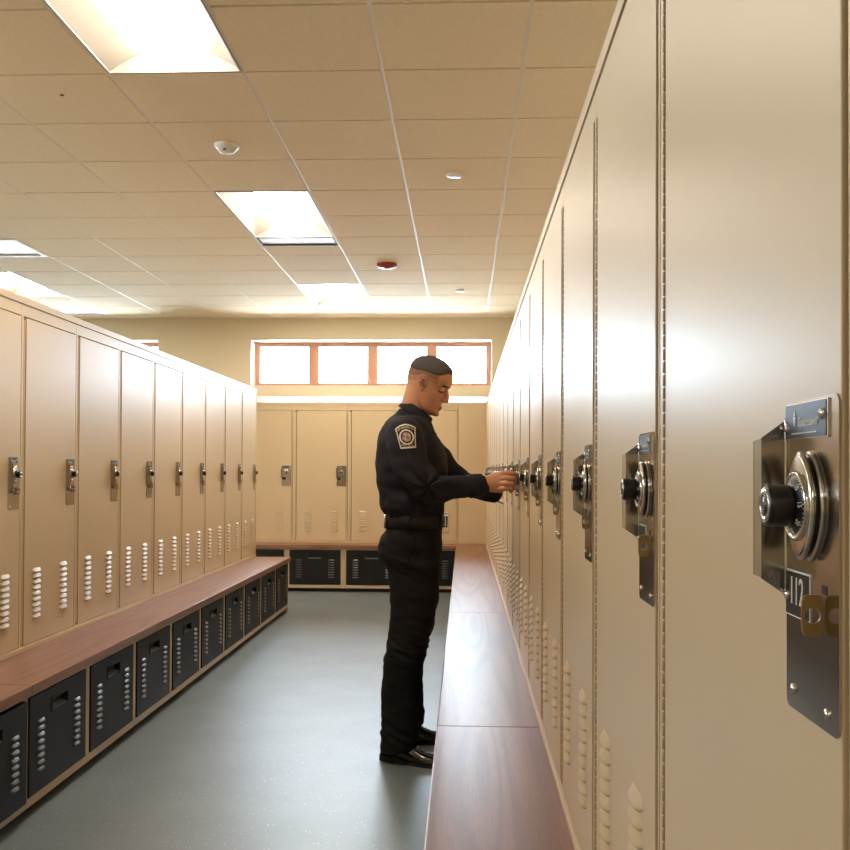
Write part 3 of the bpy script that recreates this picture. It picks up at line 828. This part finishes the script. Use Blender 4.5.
# neck, trunk, limbs (slimmer than the clothes)
bb.tube([(-.262, 4.52, 1.50), (-.240, 4.515, 1.57), (-.218, 4.508, 1.64), (-.20, 4.505, 1.70)], [(.066, .062), (.063, .060), (.062, .062), (.058, .06)], 24, 5, 'skin')
TB = [(.90, -.37, -.12, .15), (.98, -.365, -.115, .155), (1.07, -.335, -.11, .145), (1.2, -.37, -.12, .16), (1.32, -.38, -.10, .18), (1.42, -.37, -.125, .185), (1.48, -.345, -.16, .17), (1.53, -.32, -.19, .08)]
bb.rings([supering(z, *interp(TB, z), 4.52) for z in [.90 + .63 * k / 20 for k in range(21)]], 'skin')
RS, RE, RW = (-.250, 4.335, 1.462), (-.165, 4.285, 1.228), (.085, 4.330, 1.243)
LS, LE, LW = (-.225, 4.705, 1.462), (-.045, 4.715, 1.262), (.135, 4.505, 1.212)
bb.tube([RS, (-.225, 4.30, 1.36), RE, (-.05, 4.305, 1.232), (.05, 4.327, 1.239), RW], [.055, .050, .042, .040, .030, (.030, .028)], 16, 5, 'skin')
bb.tube([LS, (-.14, 4.73, 1.36), LE, (.05, 4.61, 1.235), LW], [.055, .05, .042, .038, (.03, .028)], 16, 5, 'skin')
for (cy, fy) in ((4.435, 4.405), (4.605, 4.70)):
    bb.tube([(-.235, cy, .90), (-.225, cy - .005 + (fy - cy) * .3, .68), (-.245, cy + (fy - cy) * .5, .50), (-.285, cy + (fy - cy) * .8, .30), (-.300, fy, .10), (-.295, fy, .065)], [.085, .075, .058, .052, .038, .036], 18, 5, 'skin')
# right hand: palm, thumb and four fingers closed on the dial knob
KX, KY, KZ = .2145, .643 + 6 * WR + .0515 + .0015, 1.277
def hand(palm, fingers, thumb):
    bb.tube(*palm, 18, 5, 'skin')
    for pts, r in fingers: bb.tube(pts, [r * 1.06, r * 1.02, r, r * .94, r * .82], 12, 5, 'skin')
    bb.tube(thumb[0], [r for r in thumb[1]], 12, 5, 'skin')
hand(([(.080, 4.330, 1.242), (.105, 4.330, 1.246), (.135, 4.330, 1.250), (.165, 4.327, 1.253)], [(.027, .029), (.026, .037), (.024, .045), (.019, .046)]),
     [([(.150, 4.330, 1.287), (.180, 4.318, 1.293), (.212, 4.318, 1.294), (.223, 4.334, 1.288), (.215, 4.3385, 1.286)], .0098),
      ([(.150, 4.325, 1.266), (.184, 4.308, 1.271), (.216, 4.310, 1.270), (.223, 4.328, 1.266), (.214, 4.340, 1.265)], .0100),
      ([(.148, 4.322, 1.245), (.181, 4.304, 1.248), (.211, 4.306, 1.245), (.216, 4.325, 1.242), (.204, 4.339, 1.243)], .0097),
      ([(.145, 4.325, 1.224), (.172, 4.307, 1.226), (.198, 4.308, 1.222), (.202, 4.325, 1.220), (.188, 4.338, 1.223)], .0088)],
     ([(.108, 4.345, 1.262), (.138, 4.367, 1.277), (.170, 4.381, 1.287), (.204, 4.3835, 1.284)], [.013, .0125, .0102, .0085]))
# left hand: loosely closed against the door beside the dial
hand(([(.128, 4.512, 1.216), (.146, 4.492, 1.228), (.166, 4.472, 1.240), (.184, 4.454, 1.248)], [(.025, .027), (.022, .033), (.019, .038), (.016, .037)]),
     [([(.176, 4.462, 1.272), (.196, 4.446, 1.278), (.219, 4.436, 1.279), (.2265, 4.423, 1.275), (.219, 4.414, 1.272)], .0080),
      ([(.178, 4.460, 1.256), (.200, 4.443, 1.261), (.2245, 4.433, 1.261), (.2275, 4.418, 1.257), (.218, 4.410, 1.254)], .0082),
      ([(.180, 4.460, 1.239), (.200, 4.444, 1.242), (.2235, 4.435, 1.241), (.2275, 4.420, 1.237), (.218, 4.411, 1.235)], .0079),
      ([(.180, 4.463, 1.223), (.196, 4.448, 1.225), (.216, 4.440, 1.223), (.222, 4.427, 1.220), (.213, 4.418, 1.218)], .0072)],
     ([(.146, 4.478, 1.246), (.158, 4.455, 1.264), (.172, 4.436, 1.278), (.188, 4.418, 1.282)], [.0125, .0118, .0098, .0082]))
body = remesh(bb, 'person', .0029, 3, .45)
def body_mat(p):
    if p.z < 1.5: return 0
    q = HI @ p
    ay = abs(q.y)
    if q.x > .06:
        if -.0825 < q.z < -.0635 and ay < .021: return 1
        if .0155 < q.z < .0235 and .012 < ay < .047: return 2
        if -.0095 < q.z < -.0055 and .019 < ay < .046: return 3
    if q.z > .034 - .012 * max(0, min(1, -q.x / .06)) and q.x < .048 and ay < .085 and not (ay > .0765 and q.z < .04) and q.z < .2: return 4
    if q.z > .018 - .02 * max(0, min(1, -q.x / .06)) and q.x < .052 and ay < .085 and not (ay > .0765 and q.z < .04) and q.z < .2: return 6
    if ay > .0745 and -.02 < q.x < 0 and -.012 < q.z < .022 and ay < .083: return 5
    return 0
setmats(body, ['skin', 'lips', 'brow', 'eye', 'fade', 'ear_in', 'fade2'], body_mat)
person = link('person', body); tag(person, 'person in dark uniform with shoulder patch standing and turning a locker dial', 'person')

# hair: short crop on top
hr = head_rings(0, 72, 72); vs = []; keep = []
for ring in hr:
    for p in ring:
        x, y, z = p
        fr = max(0, min(1, (x - .02) / .06)); bk = max(0, min(1, -x / .07))
        line = .050 + .022 * fr * fr + .012 * (1 - bk) * 0 - .004 * bk
        line += .005 * noise.noise(Vector((x * 90, y * 90, 3)))
        s = z - line
        d = Vector((x - .0, y, (z - .02))).normalized()
        th = max(.0006, min(.009, .18 * s + .0012))
        if fr > .5: th = max(th, min(.010, .4 * s + .001))
        vs.append(tuple(HM @ (Vector(p) + d * th))); keep.append(s > -.0005)
n = 72; fs = []
for j in range(71):
    for k in range(n):
        q = (j * n + k, j * n + (k + 1) % n, (j + 1) * n + (k + 1) % n, (j + 1) * n + k)
        if all(keep[i] for i in q): fs.append(q)
fs.append([71 * n + k for k in range(n)])
b = MB(); b.add(vs, fs, 'hair', True); me = b.mesh('hair')
bm = bmesh.new(); bm.from_mesh(me); bmesh.ops.delete(bm, geom=[v for v in bm.verts if not v.link_faces], context='VERTS'); bm.to_mesh(me); bm.free()
hair = link('hair', me, person)
so = hair.modifiers.new('solid', 'SOLIDIFY'); so.thickness = .004; so.offset = -1

# shirt
sb = MB()
ST = [(1.035, -.350, -.098, .160), (1.075, -.354, -.096, .165), (1.105, -.367, -.094, .176), (1.14, -.386, -.092, .190), (1.21, -.400, -.088, .198), (1.30, -.405, -.078, .205), (1.36, -.405, -.080, .210), (1.42, -.399, -.103, .212),
      (1.46, -.388, -.126, .206), (1.50, -.370, -.145, .180), (1.53, -.348, -.154, .130), (1.56, -.322, -.166, .088), (1.585, -.300, -.178, .070)]
sb.rings([supering(z, *interp(ST, z), 4.52) for z in [1.035 + .55 * k / 44 for k in range(45)]], 'shirt')
sb.tube([(-.256, 4.335, 1.452), (-.256, 4.42, 1.492), (-.256, 4.52, 1.512), (-.240, 4.62, 1.492), (-.225, 4.705, 1.452)], [(.085, .062), (.10, .06), (.105, .06), (.10, .06), (.085, .062)], 20, 5, 'shirt')
sb.tube([(-.262, 4.330, 1.455), (-.245, 4.300, 1.38), (-.215, 4.282, 1.30), (-.170, 4.278, 1.232), (-.10, 4.290, 1.226), (-.03, 4.310, 1.229), (.035, 4.324, 1.234), (.072, 4.329, 1.238)],
        [(.078, .084), (.078, .086), (.074, .080), (.064, .066), (.056, .056), (.050, .052), (.046, .049), (.043, .047)], 24, 6, 'shirt')
sb.tube([(-.225, 4.705, 1.455), (-.150, 4.73, 1.375), (-.050, 4.715, 1.275), (.03, 4.63, 1.236), (.090, 4.558, 1.216), (.132, 4.510, 1.208)], [(.078, .08), (.076, .074), (.060, .058), (.052, .052), (.047, .049), (.044, .046)], 24, 6, 'shirt')
shirt = remesh(sb, 'shirt', .0055, 5)
EL = Vector((-.155, 4.27, 1.235))
def fold_shirt(p, n):
    d = .0095 * noise.noise(Vector((p.x * 7, p.y * 5, p.z * 13))) + .0050 * noise.noise(Vector((p.x * 18, p.y * 12, p.z * 26 + 4)))
    # gathers at the waist
    w = math.exp(-((p.z - 1.115) / .045) ** 2); d += .009 * w * noise.noise(Vector((math.atan2(p.y - 4.52, p.x + .225) * 7, p.z * 5, 2)))
    # creases that fan out of the elbow
    q = p - EL
    if p.y < 4.42:
        g = math.exp(-(q.length / .13) ** 2); a = math.atan2(q.z, q.x)
        d += .011 * g * math.sin(a * 7 + 2.2 * noise.noise(p * 9)) * min(1, q.length / .05)
    if p.x > -.04 and p.z < 1.30: d += .0025 * noise.noise(Vector((p.x * 34, p.y * 6, p.z * 9)))
    return d
displace(shirt, fold_shirt)
shirt_bvh = BVHTree.FromPolygons([v.co.copy() for v in shirt.vertices], [list(p.vertices) for p in shirt.polygons])
setmats(shirt, ['shirt'])
sh = link('shirt', shirt, person)
# cuffs
def cuff(a, c, r0, r1):
    a, c = Vector(a), Vector(c); t = (c - a).normalized(); up = Vector((0, 0, 1)); sd = t.cross(up).normalized(); up = sd.cross(t); b = MB(); rr = []; n = 28
    for (h, k) in ((0, r0 - .003), (0, r0), (.5, (r0 + r1) / 2 + .0015), (1, r1), (1, r1 - .004), (.8, r1 - .006)):
        ce = a.lerp(c, h); rr.append([ce + sd * (k * .95) * math.cos(2 * PI * i / n) + up * (k * 1.05) * math.sin(2 * PI * i / n) for i in range(n)])
    b.rings(rr, 'shirt', False); o = link('cuff', b.mesh('cuff'), sh); return t, up, sd
cuff((.020, 4.322, 1.233), (.081, 4.331, 1.240), .0500, .0480)
t, up, sd = cuff((.084, 4.565, 1.218), (.143, 4.497, 1.206), .0500, .0480)
b = MB(); p = Vector((.128, 4.505, 1.166)); b.tube([p, p + Vector((.03, -.012, -.004)), p + Vector((.052, -.02, -.014))], [(.012, .003), (.009, .003), (.004, .002)], 10, 4, 'shirt'); link('cuff_tab', b.mesh('cuff_tab'), sh)
# collar: folded band, points at the front
C0 = Vector((-.215, 4.514, 1.574)); ux = Vector((.113, 0, -.080)).normalized(); uz = Vector((-ux.z, 0, ux.x)); uy = Vector((0, 1, 0))
b = MB(); rr = []; n = 64
for k in range(n):
    a = 2 * PI * k / n; fr = max(0, math.cos(a)) ** 3; drop = .030 + .030 * fr
    e = C0 + ux * (.0715 * math.cos(a)) + uy * (.0685 * math.sin(a)); out = (ux * math.cos(a) + uy * math.sin(a)).normalized()
    prof = [(-.002, -.03), (-.003, .010), (.001, .015), (.006, .012), (.012 + .004 * fr, -drop * .5), (.017 + .004 * fr, -drop), (.013, -drop - .001), (.007, -drop * .4), (.003, 0.), (.003, -.03)]
    rr.append([e + out * r + uz * h for r, h in prof])
b.rings(rr + [rr[0]], 'shirt', False); link('collar', b.mesh('collar'), sh)
# pocket flap and placket button line on the chest
b = MB()
for zc in (1.47, 1.40, 1.33, 1.26, 1.18):
    hit = shirt_bvh.ray_cast(Vector((.3, 4.515, zc)), Vector((-1, 0, 0)))
    if hit[0]: b.lathe([(.0055, -.001), (.0055, .002), (.002, .0026)], 'x', tuple(hit[0]), 12, 'black')
link('buttons', b.mesh('buttons'), sh)

# shoulder patch, stitched to the sleeve: the pattern lives in the cells of its mesh
FONT = {'P': ['111', '101', '111', '100', '100'], 'O': ['111', '101', '101', '101', '111'], 'L': ['100', '100', '100', '100', '111'], 'I': ['111', '010', '010', '010', '111'], 'C': ['111', '100', '100', '100', '111'], 'E': ['111', '100', '110', '100', '111']}
def patch_cell(u, v):
    """u in -1..1 across, v in 0 (bottom)..1 (top); returns material or None"""
    top = .94 - .20 * (abs(u) ** 2)
    hw = .66 + .26 * v if v < .76 else .86
    if v > .74: hw = .90 - (v - .74) * .35
    if abs(u) > hw or v > top or v < .02 + .03 * u * u * 0: return None
    if abs(u) > hw - .085 or v > top - .055 or v < .075: return 'patch_white'
    r = math.hypot(u * .70, (v - .44) * 1.50)
    if .36 < r < .44: return 'patch_white'
    if r <= .36:
        if r < .27: return 'patch_red' if (math.sin(u * 17) + math.cos(v * 29 + u * 5)) > .1 else 'patch_tan'
        return 'patch_dark'
    if .10 < v < .175 and abs(u) < .52:
        s = (u + .5) / 1.0 * 6; i = int(s)
        if 0 <= i < 6:
            fx = int((s - i) * 4); fy = 4 - int((v - .10) / .075 * 5)
            if fx < 3 and 0 <= fy < 5: return 'patch_tan' if FONT['POLICE'[i]][fy][fx] == '1' else 'patch_dark'
    vv = v + .20 * u * u     # arched row of small illegible characters
    if .775 < vv < .855 and abs(u) < .70: return 'patch_tan' if (int((u + 1) * 26) % 3) else 'patch_dark'
    return 'patch_dark'
nu, nv = 64, 72; b = MB(); pc = Vector((-.2500, 0, 1.4530)); ang = math.radians(10); PWd, PH = .050, .116
cache = {}
def pv(i, j):
    if (i, j) not in cache:
        u = -1 + 2 * i / nu; v = j / nv; x, z = u * PWd, (v - .5) * PH
        X = pc.x + x * math.cos(ang) - z * math.sin(ang); Z = pc.z + x * math.sin(ang) * .5 + z * math.cos(ang)
        h = shirt_bvh.ray_cast(Vector((X, 4.0, Z)), Vector((0, 1, 0)))
        y = h[0].y if h[0] else 4.25
        cache[(i, j)] = (X, y - .0035, Z)
    return cache[(i, j)]
for i in range(nu):
    for j in range(nv):
        m = patch_cell(-1 + 2 * (i + .5) / nu, (j + .5) / nv)
        if m: b.add([pv(i, j), pv(i + 1, j), pv(i + 1, j + 1), pv(i, j + 1)], [(0, 1, 2, 3)], m)
me = b.mesh('shoulder_patch', False)
bm = bmesh.new(); bm.from_mesh(me); bmesh.ops.remove_doubles(bm, verts=bm.verts, dist=1e-6); bmesh.ops.recalc_face_normals(bm, faces=bm.faces); bm.to_mesh(me); bm.free()
pt_ = link('shoulder_patch', me, sh); pt_['label'] = 'shield-shaped embroidered shoulder patch'
so = pt_.modifiers.new('solid', 'SOLIDIFY'); so.thickness = .003; so.offset = 0

# trousers
tb = MB()
PT = [(.80, -.345, -.110, .170), (.86, -.352, -.104, .178), (.90, -.386, -.100, .184), (.94, -.396, -.098, .185), (.985, -.388, -.096, .180), (1.04, -.354, -.096, .166), (1.072, -.352, -.096, .162)]
tb.rings([supering(z, *interp(PT, z), 4.52) for z in [.84 + .232 * k / 18 for k in range(19)]], 'trouser')
LT = [(.045, -.372, -.205, .066), (.10, -.368, -.197, .064), (.15, -.367, -.196, .065), (.26, -.370, -.195, .066), (.325, -.370, -.197, .068), (.386, -.364, -.193, .071), (.444, -.358, -.180, .074), (.52, -.343, -.158, .078), (.60, -.332, -.138, .082),
      (.70, -.331, -.119, .086), (.76, -.333, -.111, .090), (.82, -.338, -.106, .092), (.90, -.36, -.105, .094)]
for (cy, fy, dx, zb) in ((4.430, 4.402, 0., .048), (4.608, 4.70, .010, .062)):
    rr = []
    for k in range(44):
        z = zb + (.90 - zb) * k / 43; xb, xf, hw = interp(LT, z); t = min(1, max(0, (z - .05) / .8)); yc = fy + (cy - fy) * t
        ring = supering(z, xb + dx * (1 - t), xf + dx * (1 - t), hw, yc, 36, 2.15)
        if z < .16:   # hem breaks over the shoe: higher in front
            s = (.16 - z) / .11
            ring = [(p[0], p[1], p[2] + .030 * s * max(0, (p[0] - (xb + xf) / 2 - dx) / ((xf - xb) / 2))) for p in ring]
        rr.append(ring)
    tb.rings(rr, 'trouser')
tr = remesh(tb, 'trousers', .0058, 4)
def fold_tr(p, n):
    d = .008 * noise.noise(Vector((p.x * 6, p.y * 5, p.z * 14))) + .0035 * noise.noise(Vector((p.x * 16, p.y * 10, p.z * 34)))
    for zc, am, sg in ((.885, .011, .05), (.50, .009, .09), (.13, .009, .06)):
        d += am * math.exp(-((p.z - zc) / sg) ** 2) * noise.noise(Vector((p.x * 8 + zc * 9, p.y * 8, p.z * 42 + p.x * 20)))
    return d
displace(tr, fold_tr); setmats(tr, ['trouser']); tro_ = link('trousers', tr, person)
b = MB()   # side pocket welt
tbvh = BVHTree.FromPolygons([v.co.copy() for v in tr.vertices], [list(p.vertices) for p in tr.polygons])
prev = None; pts = []
for k in range(10):
    z = 1.02 - .017 * k; h = tbvh.ray_cast(Vector((-.215 - .0045 * k, 4.0, z)), Vector((0, 1, 0)))
    if h[0]: pts.append(h[0] + Vector((0, -.001, 0)))
if len(pts) > 3: b.tube(pts, [.003] * len(pts), 8, 2, 'trouser'); link('pocket_welt', b.mesh('pocket_welt'), tro_)
# belt
def oval(z, g): return supering(z, -.3535 - g, -.0945 + g, .1665 + g, 4.52, 56, 2.3)
b = MB(); b.rings([oval(1.046, .001), oval(1.044, .0075), oval(1.046, .0095), oval(1.096, .0095), oval(1.098, .0075), oval(1.096, .001)], 'leather', False); be = link('belt', b.mesh('belt'), person)
b = MB(); b.prism(rounded(4.485, 4.555, 1.043, 1.099, .006, 3), -.087, -.081, 'chrome', 'yz'); b.prism(rounded(4.487, 4.553, 1.045, 1.097, .004, 3), -.081, -.0755, 'plate_black', 'yz'); link('buckle', b.mesh('buckle'), be)
def keeper(ang, w, name, m):
    b = MB(); rr = []
    for da in (-w, -w * .4, w * .4, w):
        a = ang + da; c, s = math.cos(a), math.sin(a); e = 2.3
        q = lambda g: Vector((-.224 + (.1295 + g) * math.copysign(abs(c) ** (2 / e), c), 4.52 + (.1665 + g) * math.copysign(abs(s) ** (2 / e), s), 0))
        rr.append([q(.006) + Vector((0, 0, 1.039)), q(.014) + Vector((0, 0, 1.039)), q(.014) + Vector((0, 0, 1.103)), q(.006) + Vector((0, 0, 1.103))])
    b.rings(rr, m); link(name, b.mesh(name), be)
for a in (-PI / 2 - .12, -PI / 2 - 1.05, PI / 2 + .5, -.55): keeper(a, .05, 'belt_keeper', 'black')
keeper(PI + .30, .05, 'belt_clip', 'chrome')
# shoes
def shoe(heel, toe):
    heel, toe = Vector(heel), Vector(toe); L = (toe - heel).length; t = (toe - heel).normalized(); sd = Vector((-t.y, t.x, 0))
    S = [(0., .020, .055), (.03, .029, .066), (.10, .035, .080), (.24, .037, .096), (.36, .038, .100), (.47, .040, .088), (.58, .044, .070), (.70, .0475, .056), (.82, .0455, .048), (.91, .038, .043), (.97, .026, .036), (1., .012, .027)]
    base = lambda u: .026 if u < .26 else (.026 - .014 * min(1, (u - .26) / .2))
    b = MB(); rr = []
    N = 40
    for i in range(N + 1):
        u = i / N; w, h = interp(S, u); z0 = base(u); c = heel + t * (L * u); n = 24; ring = []
        for k in range(n):
            a = 2 * PI * k / n; ca, sa = math.cos(a), math.sin(a)
            x = w * math.copysign(abs(ca) ** .8, ca); z = z0 + (h - z0) * (sa if sa > 0 else 0) ** .85 if sa > 0 else z0
            ring.append(c + sd * x + Vector((0, 0, z)))
        rr.append(ring)
    b.rings(rr, 'shoe'); o = link('shoe', b.mesh('shoe'), person); o['label'] = 'polished black leather shoe'
    b = MB(); pl = []; pr_ = []
    for i in range(N + 1):
        u = i / N; w, h = interp(S, u); c = heel + t * (L * u - .002 + .004 * u); pl.append(c + sd * (w + .003)); pr_.append(c - sd * (w + .003))
    lo = pl + pr_[::-1]; n = len(lo)
    def zt(p): return base((p - heel).dot(t) / L) + .001
    def zb(p): return 0. if True else 0
    vs = [(p.x, p.y, (0.0 if (p - heel).dot(t) / L < .27 or (p - heel).dot(t) / L > .42 else .006)) for p in lo] + [(p.x, p.y, zt(p)) for p in lo]
    fs = [(i, (i + 1) % n, n + (i + 1) % n, n + i) for i in range(n)]
    for i in range(N): fs += [(i, i + 1, n - 2 - i, n - 1 - i), (n + i, n + i + 1, n + n - 2 - i, n + n - 1 - i)]
    b.add(vs, fs, 'sole'); link('sole', b.mesh('sole'), o)
    b = MB()
    for u in (.45, .50, .55, .60):
        w, h = interp(S, u); c = heel + t * (L * u) + Vector((0, 0, h + .0015))
        b.tube([c - sd * .016 - Vector((0, 0, .004)), c + Vector((0, 0, .0012)), c + sd * .016 - Vector((0, 0, .004))], [.0022] * 3, 8, 4, 'sole')
    link('laces', b.mesh('laces'), o)
shoe((-.366, 4.445, 0), (-.078, 4.335, 0))
shoe((-.352, 4.705, 0), (-.060, 4.735, 0))

# ------------------------------------------------------------------ daylight and camera
w = bpy.data.worlds.new('daylight'); scene.world = w; w.use_nodes = True
bg = w.node_tree.nodes['Background']; bg.inputs['Color'].default_value = (.68, .85, 1., 1); bg.inputs['Strength'].default_value = 23

f_, cx, cy, yaw, pitch, roll = 982.95, 419.67, 456.86, .0452, .0144, .0046
cyw, syw, cp, sp, cr, sr = math.cos(yaw), math.sin(yaw), math.cos(pitch), math.sin(pitch), math.cos(roll), math.sin(roll)
Rm = Matrix(((cr, 0, sr), (0, 1, 0), (-sr, 0, cr))) @ Matrix(((1, 0, 0), (0, cp, sp), (0, -sp, cp))) @ Matrix(((cyw, syw, 0), (-syw, cyw, 0), (0, 0, 1)))
cam = bpy.data.cameras.new('camera'); co = bpy.data.objects.new('camera', cam); col.objects.link(co)
co.matrix_world = Matrix(((Rm[0][0], Rm[2][0], -Rm[1][0], 0), (Rm[0][1], Rm[2][1], -Rm[1][1], 0), (Rm[0][2], Rm[2][2], -Rm[1][2], 1.30), (0, 0, 0, 1)))
cam.sensor_width = 36; cam.sensor_fit = 'HORIZONTAL'; cam.lens = f_ * 36 / 850
cam.shift_x = (425 - cx) / 850; cam.shift_y = (cy - 425) / 850; cam.clip_start = .02
scene.camera = co
vs_ = scene.view_settings
scene.display_settings.display_device = 'sRGB'; vs_.view_transform = 'Standard'; vs_.look = 'None'; vs_.gamma = 1; vs_.use_curve_mapping = False; vs_.exposure = 1.2
scene.cycles.use_denoising = True
scene.cycles.max_bounces = 10; scene.cycles.diffuse_bounces = 6; scene.cycles.glossy_bounces = 5
scene.cycles.sample_clamp_indirect = 8
